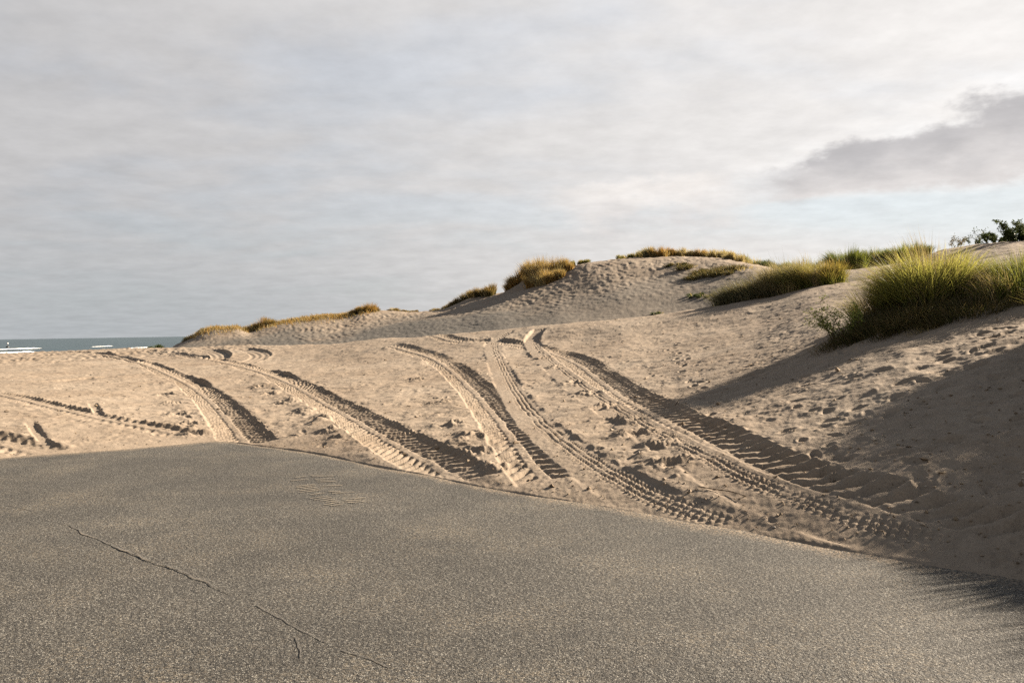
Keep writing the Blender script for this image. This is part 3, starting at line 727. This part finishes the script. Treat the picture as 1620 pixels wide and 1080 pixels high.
def branchy(px, r, h, nst, nleaf, leaf, pal, label, group=None, spreadx=.5, name='shrub', cat='shrub', wind=-.1, loc=None, bare=.0):
    """woody plant: forked stems carrying small leaves"""
    loc = loc or put(px, r); t = thing(name, loc, label, cat, group)
    sv, sq, sc = [], [], []; lv, lq, lc = [], [], []; o_ = 0; tips = []
    def stick(a, b, r0, r1, n=5):
        nonlocal o_
        a = np.array(a); b = np.array(b); dd = b - a; dd = dd / (np.linalg.norm(dd) + 1e-9); k = np.cross(dd, [0.3, .9, .1]); k /= np.linalg.norm(k) + 1e-9; m_ = np.cross(dd, k)
        for p, rad in ((a, r0), (b, r1)):
            for j in range(n):
                an = 2 * math.pi * j / n; sv.append(p + (k * math.cos(an) + m_ * math.sin(an)) * rad)
        for j in range(n): sq.append([o_ + j, o_ + (j + 1) % n, o_ + n + (j + 1) % n, o_ + n + j])
        o_ += 2 * n
    for s in range(nst):
        an = rng.uniform(0, 2 * math.pi); ro = np.array([math.cos(an) * spreadx * .5 * rng.random(), math.sin(an) * spreadx * .4 * rng.random(), -.03])
        p = ro.copy(); dv = np.array([math.cos(an) * .5 + wind, math.sin(an) * .45, 1.0]); hh = h * rng.uniform(.6, 1.05); rad = .012 * h + .004
        for k in range(5):
            q_ = p + dv / np.linalg.norm(dv) * hh / 5; q_ = q_ + rng.normal(0, .04 * h, 3) * [1, 1, .4]
            stick(p, q_, rad * (1 - k * .17), rad * (1 - (k + 1) * .17)); p = q_; dv = dv + rng.normal(0, .28, 3)
            dv[2] = max(dv[2], .25); tips.append(p)
            if k > 0:
                for _ in range(2):
                    e = p + np.array([rng.normal(0, .5), rng.normal(0, .5), rng.uniform(.0, .7)]) * hh * .26; stick(p, e, rad * .4, rad * .18, 4); tips.append(e); tips.append((p + e) / 2)
    tips = np.array(tips)
    obj('stem', mesh_from('stem', np.array(sv), np.array(sq), None, True, np.tile([.10, .075, .05], (len(sv), 1))), m_twig, t)
    if nleaf:
        c0 = tips[rng.integers(0, len(tips), nleaf)] + rng.normal(0, .045 * h + .01, (nleaf, 3)); a = rng.normal(0, 1, (nleaf, 3)); a /= np.linalg.norm(a, axis=1)[:, None]
        b = np.cross(a, rng.normal(0, 1, (nleaf, 3))); b /= np.linalg.norm(b, axis=1)[:, None]; L = leaf * rng.uniform(.6, 1.3, (nleaf, 1))
        V_ = np.stack([c0 - a * L, c0 + b * L * .38, c0 + a * L, c0 - b * L * .38], 1).reshape(-1, 3); Q = np.arange(nleaf * 4).reshape(-1, 4)
        obj('leaves', mesh_from('leaves', V_, Q, None, False, np.repeat(pick(pal, nleaf), 4, 0)), m_leaf, t)
    return t

G1 = 'marram clumps on the near bank'
clump(1466, 16.0, .56, .50, 1.34, 4800, GREEN, 'largest tall yellow green marram clump, sunlit at its tips, on a dark hummock', G1, tip=[(.46, .42, .15), (.36, .34, .11)], dry=1500, stalks=260, hvar=.62, lean=.62, w=.0115, thatch=1800, wind=(-.20, -.02))  # tip colours brightened to paint sun highlights onto the blades
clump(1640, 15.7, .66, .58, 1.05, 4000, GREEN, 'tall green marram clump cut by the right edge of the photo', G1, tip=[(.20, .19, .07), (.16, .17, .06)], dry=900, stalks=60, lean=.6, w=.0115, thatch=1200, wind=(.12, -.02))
clump(1398, 16.4, .42, .3, .88, 560, GREEN, 'sparse pale marram tuft between the small bush and the largest clump', G1, tip=STRAW, dry=420, stalks=20, lean=.5, w=.008, wind=(-.2, 0))
branchy(1332, 15.3, .62, 10, 1900, .020, [(.20, .24, .06), (.26, .27, .08), (.13, .17, .04)], 'small bright green leafy bush at the left foot of the hummock', None, .42, 'bush', 'bush')
clump(1385, 15.1, .72, .55, .42, 2600, BROWN, 'low brown dead grass on the shaded left flank of the hummock', 'dead grass under the near marram', lean=.9, w=.008, wind=(-.15, -.1), name='dead_grass_mat', cat='dead grass', droop=.5)
clump(1440, 15.0, .8, .40, .5, 2600, BROWN, 'matted brown dead grass below the front of the largest marram clump', 'dead grass under the near marram', lean=.8, w=.008, wind=(-.1, -.1), name='dead_grass_mat', cat='dead grass', droop=.5, dry=300)
clump(1540, 14.9, .95, .36, .42, 2200, BROWN, 'tawny dead grass along the foot of the right hand marram clumps', 'dead grass under the near marram', lean=.9, w=.008, wind=(-.1, -.1), name='dead_grass_mat', cat='dead grass', droop=.5, dry=300)

G2 = 'marram clumps behind the near crest'
mid = [(1176, 34.0, .88, .7, 1.17, GREY, None, 'low grey brown marram clump, leftmost of the row behind the near crest'),
       (1212, 33.7, .94, .7, 1.6, GREY, None, 'dark grey green marram clump second from the left in the row behind the crest'),
       (1244, 33.2, .82, .7, 1.75, GREY, STRAW, 'marram clump with straw coloured top in the middle of the row behind the crest'),
       (1276, 32.8, .76, .7, 1.6, GREEN, STRAW, 'dark green marram clump with pale tips, fourth in the row behind the crest'),
       (1306, 32.2, .58, .55, 1.3, GREEN, GOLD, 'golden sunlit marram clump at the right end of the row behind the crest')]
for px, r, sx_, sy_, h, pal, tip, lab in mid:
    clump(px, r, sx_, sy_, h * .93, 2600, pal, lab, G2, tip=tip, dry=500, lean=.5, w=.016, thatch=500, stalks=20)

# far dune: each tuft on its crest and flank
G3 = 'marram tufts on the far dune'
def far(px, r, w_, h, pal, label, tip=None, n=420, name='marram_grass_tuft', lean=.45, dry=120):
    if name == 'marram_grass_tuft': w_, h, n = w_ * .78, h * 1.2, int(n * 1.3)
    p = put(px, r); t = thing(name, p, label, 'grass tuft', G3); b = based(p)
    obj('leaf_blades', gmesh('leaf_blades', [blades(n, w_, w_ * .8, h * 1.15, .026, pal, lean, (-.12, 0), 1.0, base=b, tip=tip, segs=3)]
        + ([blades(dry, w_, w_ * .8, h * 1.1, .024, STRAW, lean, (-.12, 0), 1.0, base=b, segs=3)] if dry else [])), m_blade, t)
gold = [(893, 63.5, .75, .75), (876, 63.5, .95, 1.15), (858, 64.5, 1.0, 1.3), (843, 65.5, .95, 1.2), (828, 66.5, .8, 1.0), (814, 67, .7, .85), (866, 61.5, .8, .9), (848, 62.5, .8, .9), (884, 61.5, .55, .6)]
wh = ['at the right end of', 'just right of the top of', 'at the top of', 'just left of the top of', 'on the left shoulder of', 'at the far left tip of', 'low on the right front of', 'low on the left front of', 'smallest, at the foot of']
for (px, r, w_, h), s in zip(gold, wh):
    far(px, r, w_ * 1.12, h * 1.2, GOLD, 'golden brown marram tuft ' + s + ' the golden hummock', tip=STRAW, n=800, dry=250)
left = [(778, 68.5, .9, .95, 'largest tuft'), (766, 69, .8, .85, 'rounded tuft second'), (752, 70, .75, .75, 'middle tuft'), (737, 70.5, .75, .7, 'dark tuft fourth'), (722, 71, .7, .6, 'low tuft fifth'), (706, 71.5, .65, .5, 'thin tuft sixth'), (692, 72, .6, .4, 'smallest last tuft')]
for px, r, w_, h, s in left:
    far(px, r, w_, h, BROWN if px > 745 else GREY, s + ' in the dark line descending left from the golden hummock', tip=GOLD, n=620)
crest = [(900, 66, .5, .45, GREEN), (915, 66, .55, .5, GREEN), (926, 66, .45, .35, GREEN), (985, 66, .6, .4, GREEN), (1000, 66, .8, .6, GREEN), (1014, 65.5, .7, .75, GREEN), (1030, 64.5, .9, .8, GREY), (1044, 64, .9, .8, GOLD),
         (1058, 64.5, .8, .85, GOLD), (1072, 65, .55, .7, GOLD), (1080, 65, .5, .85, STRAW), (1098, 64.5, .5, .75, STRAW), (1108, 64, .5, .8, GOLD), (1118, 64, .5, .8, STRAW), (1128, 63.5, .5, .85, STRAW), (1140, 63, .55, .8, STRAW),
         (1152, 62.5, .6, .85, STRAW), (1164, 62, .7, 1.0, GREEN), (1176, 61.5, .8, 1.0, GREEN), (1188, 60.5, .8, .9, GREEN), (1200, 60, .9, .8, GREEN), (1214, 59, .9, .7, DKGREEN), (1228, 58, 1.0, .7, DKGREEN), (1166, 58.5, .6, .6, STRAW), (1156, 58.8, .5, .5, STRAW)]
desc = {id(GREEN): 'green', id(GREY): 'grey green', id(GOLD): 'golden', id(STRAW): 'straw yellow', id(DKGREEN): 'dark green'}
ordn = ['first', 'second', 'third', 'fourth', 'fifth', 'sixth', 'seventh', 'eighth', 'ninth', 'tenth', 'eleventh', 'twelfth', 'thirteenth', 'fourteenth', 'fifteenth', 'sixteenth', 'seventeenth', 'eighteenth', 'nineteenth', 'twentieth',
        'twenty-first', 'twenty-second', 'twenty-third', 'twenty-fourth', 'twenty-fifth', 'twenty-sixth', 'twenty-seventh', 'twenty-eighth', 'twenty-ninth', 'thirtieth']
for i, (px, r, w_, h, pal) in enumerate(crest):
    far(px, r, w_, h, pal, f'{desc[id(pal)]} marram tuft, {ordn[i]} along the far dune crest right of the golden hummock' if i < 23 else f'{desc[id(pal)]} tuft {"right" if i == 23 else "left"} of the pair just below the straw tufts on the crest', tip=STRAW if pal in (GREEN, GREY) else None, n=480)
green = [(1255, 56.5, .9, .7), (1290, 55.5, .9, .75), (1308, 55, 1.0, .9), (1326, 53.5, 1.1, 1.1), (1345, 53, 1.1, 1.1), (1363, 52.5, 1.0, 1.0), (1380, 52, 1.0, 1.0), (1396, 51.5, .9, 1.05), (1412, 51, .9, 1.0), (1428, 50.5, .9, 1.0), (1444, 50, .9, .95), (1340, 47.5, .9, 1.2), (1354, 47, .8, 1.0)]
for i, (px, r, w_, h) in enumerate(green):
    far(px, r, w_, h, DKGREEN if i % 3 else GREEN, f'dark green marram tuft, {ordn[i]} from the left on the ridge behind the big clumps' if i < 11 else f'dark green tuft {["left", "right"][i - 11]} of the pair in the hollow left of the largest clump', tip=GREEN, n=620, dry=60)
mats = [(1105, 53.5, .9, .45), (1120, 53, 1.1, .55), (1138, 52.5, 1.2, .55), (1156, 52, 1.0, .5), (1172, 51.5, .9, .45), (1088, 56, .7, .35), (1072, 57, .6, .3)]
for i, (px, r, w_, h) in enumerate(mats):
    far(px, r, w_, h, BROWN, f'low dark brown heathy tuft, {ordn[i]} in the row below the dune crest' if i < 5 else f'small dark tuft {["near", "upper"][i - 5]} of the pair left of the heathy row', n=520, dry=60, lean=1.0, name='heath_tuft')
small = [(1041, 44.8, .28, .22, 'dark round tuft alone on the bare rippled dune face'), (1100, 43.5, .32, .24, 'dark flat tuft near the crest line left of the big clumps'), (1098, 47.5, .4, .25, 'dark scrap of plants midway up the shaded dune face'), (1110, 47, .25, .18, 'tiny dark plant just right of the midway scrap'),
         (1122, 46.5, .2, .15, 'last tiny dark plant right of the midway scrap'), (246, 64, .55, .35, 'dark green tuft at the left foot of the low dune by the sea')]
for px, r, w_, h, lab in small:
    far(px, r, w_, h, DKGREEN, lab, n=300, dry=20, lean=.9, name='dune_plant')
# low dunes by the sea: thin cover of dry grass plus a few tufts one can tell apart
dn = [(297, 79, .6, .35), (306, 79, .7, .4), (318, 78.5, .6, .35), (402, 76.5, .9, .8), (412, 76, 1.1, .9), (424, 75.5, 1.0, .7), (570, 72.5, .8, .7), (581, 72.5, .9, .75), (592, 72.5, .5, .4), (625, 73, .6, .35), (645, 73, .6, .3), (656, 73, .4, .25)]
dl = ['first dark tuft on the left end of the low sea dune', 'second dark tuft on the left end of the low sea dune', 'third dark tuft on the left end of the low sea dune', 'dark tuft in the notch between the two low dunes', 'golden round tuft in the notch between the low dunes', 'brown tuft right of the golden one in the notch',
      'shaded tuft left of the top of the second low dune', 'golden tuft on the top of the second low dune', 'small scrap right of the top of the second low dune', 'dark scrap on the saddle between low dune and golden hummock', 'second scrap on the saddle left of the golden hummock', 'last scrap on the saddle at the start of the dark line']
for i, ((px, r, w_, h), lab) in enumerate(zip(dn, dl)):
    far(px, r, w_, h, GOLD if i in (4, 7) else (BROWN if i > 2 else GREY), lab, tip=GOLD if i > 2 else None, n=560 if i in (3, 4, 5, 6, 7) else 260, dry=80)
vp = []
for k in range(9000):
    px = rng.choice([rng.uniform(300, 395), rng.uniform(405, 560), rng.uniform(500, 600), rng.uniform(405, 600)]); a, _ = ray(px, 520)
    rc = pchip(K6[:, 0], K6[:, 1], LS[6][1], np.array([a]))[0]; r = rc + rng.normal(-.6, 1.6)
    if r > rc + 2 or rng.random() > .5 + .5 * float(gnoise(np.array([px / 9.]), np.array([r / 1.5]), 3)[0]) + .2: continue
    x, y = r * math.sin(a), r * math.cos(a); vp.append((x, y, ground(x, y)))
vp = np.array(vp); n = len(vp)
def scatter_base(bx, by): return np.zeros(len(bx))
v_, q_, t_, c_ = blades(n, .05, .05, .58, .035, STRAW + GOLD, .8, (-.15, 0), segs=3)
m_ = len(v_) // n; v_ = (v_.reshape(n, m_, 3) + vp[:, None, :]).reshape(-1, 3)
o = obj('dune_grass', mesh_from('dune_grass', v_, q_, t_, False, c_), m_dry, kind='stuff'); o['label'] = 'thin dry grass covering the low dunes by the sea'; o['category'] = 'grass'

# ridge at the right: dark shrubs against the sky
branchy(1668, 46, .95, 70, 24000, .055, DKGREEN, 'large dark shrub on the sandy ridge at the right edge', 'shrubs on the right ridge', 4.6, wind=-.05)
branchy(1614, 46.5, .48, 40, 9000, .05, DKGREEN, 'mid sized dark shrub left of the large one on the ridge', 'shrubs on the right ridge', 3.4, wind=-.1)
branchy(1566, 47, 1.0, 3, 240, .04, DKGREEN, 'thin twiggy bare sapling standing up against the sky on the ridge', 'shrubs on the right ridge', .35, wind=-.35)
branchy(1545, 48, .4, 5, 500, .04, DKGREEN, 'low dark shrub hugging the ridge left of the twiggy sapling', 'shrubs on the right ridge', .8)
branchy(1512, 49.5, .7, 6, 500, .04, BROWN, 'small brown twiggy shrub on the ridge behind the largest marram clump', 'shrubs on the right ridge', .9)

# bank beyond the right edge of the view: the plants that throw the long shadows
G4 = 'marram on the bank right of the view'
for k, (x, y, sx_, sy_, h, n, lab) in enumerate([(6.95, 10.2, .5, .45, .95, 3600, 'tall dense marram clump on the bank, farthest of those right of the view'), (7.05, 9.3, .55, .5, 1.0, 3600, 'tall dense marram clump, second farthest on the bank right of the view'),
                                (7.1, 8.3, .55, .5, 1.0, 3600, 'marram clump in the middle of the bank right of the view'), (7.0, 7.3, .6, .45, 1.35, 3600, 'broad marram clump low on the bank beside the asphalt right of the view'), (6.9, 6.2, .6, .5, 1.65, 3600, 'marram clump at the asphalt edge, nearest of those right of the view')]):
    clump(0, 0, sx_, sy_, h, n, GREEN, lab, G4, tip=STRAW, dry=600, lean=.4, w=.011, loc=(x, y, ground(x, y)))

# ---------------------------------------------------------------- small things on the sand
def stick_mesh(pts, r0, r1):
    C_ = catmull(np.array(pts), .02); n = len(C_); vs_, qs_ = [], []
    for i in range(n):
        t = C_[min(i + 1, n - 1)] - C_[max(i - 1, 0)]; t = t / np.linalg.norm(t); a = np.cross(t, [0, 0, 1.0]); a /= np.linalg.norm(a) + 1e-9; b = np.cross(t, a); rad = r0 + (r1 - r0) * i / n
        rad *= 1 + .2 * rng.normal()
        for j in range(5):
            an = 2 * math.pi * j / 5; vs_.append(C_[i] + (a * math.cos(an) + b * math.sin(an)) * rad)
    for i in range(n - 1):
        for j in range(5): qs_.append([i * 5 + j, i * 5 + (j + 1) % 5, i * 5 + 5 + (j + 1) % 5, i * 5 + 5 + j])
    return np.array(vs_), np.array(qs_)
def twig(pxs, label, rise=.05, r0=.006):
    P_ = [at(*p) for p in pxs]; P_ = [np.array([p[0], p[1], ground(p[0], p[1]) + .01 + rise * i / len(P_)]) for i, p in enumerate(P_)]
    o_ = P_[0].copy(); v_, q_ = stick_mesh([p - o_ for p in P_], r0, r0 * .5)
    o = obj('twig', mesh_from('twig', v_, q_, None, True, np.tile([.09, .065, .045], (len(v_), 1))), m_twig, None, tuple(o_)); o['label'] = label; o['category'] = 'twig'; o['group'] = 'twigs on the sand'
twig([(1050, 648), (1062, 643), (1075, 639), (1080, 633)], 'thin dark twig sticking up beside the widest wheel track', .10)
twig([(668, 656), (682, 654), (696, 652)], 'straight brown twig lying between the wheel tracks', .02)
twig([(1105, 772), (1130, 775), (1155, 778), (1180, 786)], 'long curved root lying in the shade between the two newest tracks', .015, .006)
twig([(1195, 470), (1212, 466), (1222, 464)], 'short dark twig near the row of marram behind the crest', .03, .012)
# crumbs, shells and bits of plant too many to count
vs, qs = [], []
octv = np.array([[1, 0, 0], [0, 1, 0], [-1, 0, 0], [0, -1, 0], [0, 0, 1], [0, 0, -1]], float)
octf = np.array([[0, 1, 4], [1, 2, 4], [2, 3, 4], [3, 0, 4], [1, 0, 5], [2, 1, 5], [3, 2, 5], [0, 3, 5]])
tr = []
for k in range(4200):
    px, py = rng.uniform(-30, 1640), rng.uniform(505, 900); a, te = ray(px, py)
    e = edge_r(np.array([a]))[0]; p = at(px, py); r = math.hypot(p[0], p[1])
    if r < e + .1 or r > 34: continue
    if px > 1150 and rng.random() < .5: continue
    s_ = rng.uniform(.004, .011) * (1 + .05 * r) * (1 + (rng.random() < .08) * 1.1)
    sc = s_ * rng.uniform(.5, 1.4, 3) * [1, 1, .6]
    vv = (octv + rng.normal(0, .22, octv.shape)) * sc + [p[0], p[1], ground(p[0], p[1]) + sc[2] * .5]
    tr.append(octf + len(vs)); vs.extend(vv.tolist())
m_bit, g = material('beach crumbs')
ri = g.node('ShaderNodeNewGeometry', None, 'Random Per Island')
principled(g, Base_Color=g.ramp(ri, [(0, (.10, .07, .045)), (.5, (.20, .145, .09)), (.85, (.26, .20, .14)), (1, (.36, .31, .25))]), Roughness=.95)
o = obj('debris', mesh_from('debris', np.array(vs), None, np.vstack(tr), False), m_bit, kind='stuff'); o['label'] = 'scattered sand crumbs, shell bits and plant scraps'; o['category'] = 'debris'

# ---------------------------------------------------------------- buoy on the sea
a, te = ray(12, 548.5); rb = (SEA - H) / te * .9
bl = (rb * math.sin(a), rb * math.cos(a), SEA)
by_ = thing('buoy', bl, 'tiny dark navigation buoy with a pale top mark far out on the sea', 'buoy')
def lathe(name, prof_, mat, parent, n=14):
    v_ = [[r * math.cos(2 * math.pi * j / n), r * math.sin(2 * math.pi * j / n), z] for r, z in prof_ for j in range(n)]
    q_ = [[i * n + j, i * n + (j + 1) % n, (i + 1) * n + (j + 1) % n, (i + 1) * n + j] for i in range(len(prof_) - 1) for j in range(n)]
    return obj(name, mesh_from(name, np.array(v_), np.array(q_)), mat, parent)
m_bd, g = material('buoy black paint'); principled(g, Base_Color=g.ramp(g.noise(g.node('ShaderNodeTexCoord', None, 'Object'), 3, 3), [(.3, (.012, .013, .015)), (.7, (.03, .03, .03))]), Roughness=.5)
m_bw, g = material('buoy white paint'); principled(g, Base_Color=g.ramp(g.noise(g.node('ShaderNodeTexCoord', None, 'Object'), 3, 3), [(.3, (.7, .7, .68)), (.7, (.8, .8, .78))]), Roughness=.5)
lathe('float', [(0, -.4), (.85, -.3), (.95, .1), (.8, .55), (.35, .8), (0, .82)], m_bd, by_)
lathe('mast', [(.16, .7), (.12, 2.3), (0, 2.32)], m_bd, by_)
lathe('top_mark', [(0, 1.9), (.42, 1.95), (.42, 2.5), (0, 2.55)], m_bw, by_)
lathe('light', [(.0, 2.55), (.22, 2.56), (.22, 2.95), (0, 3.05)], m_bd, by_)
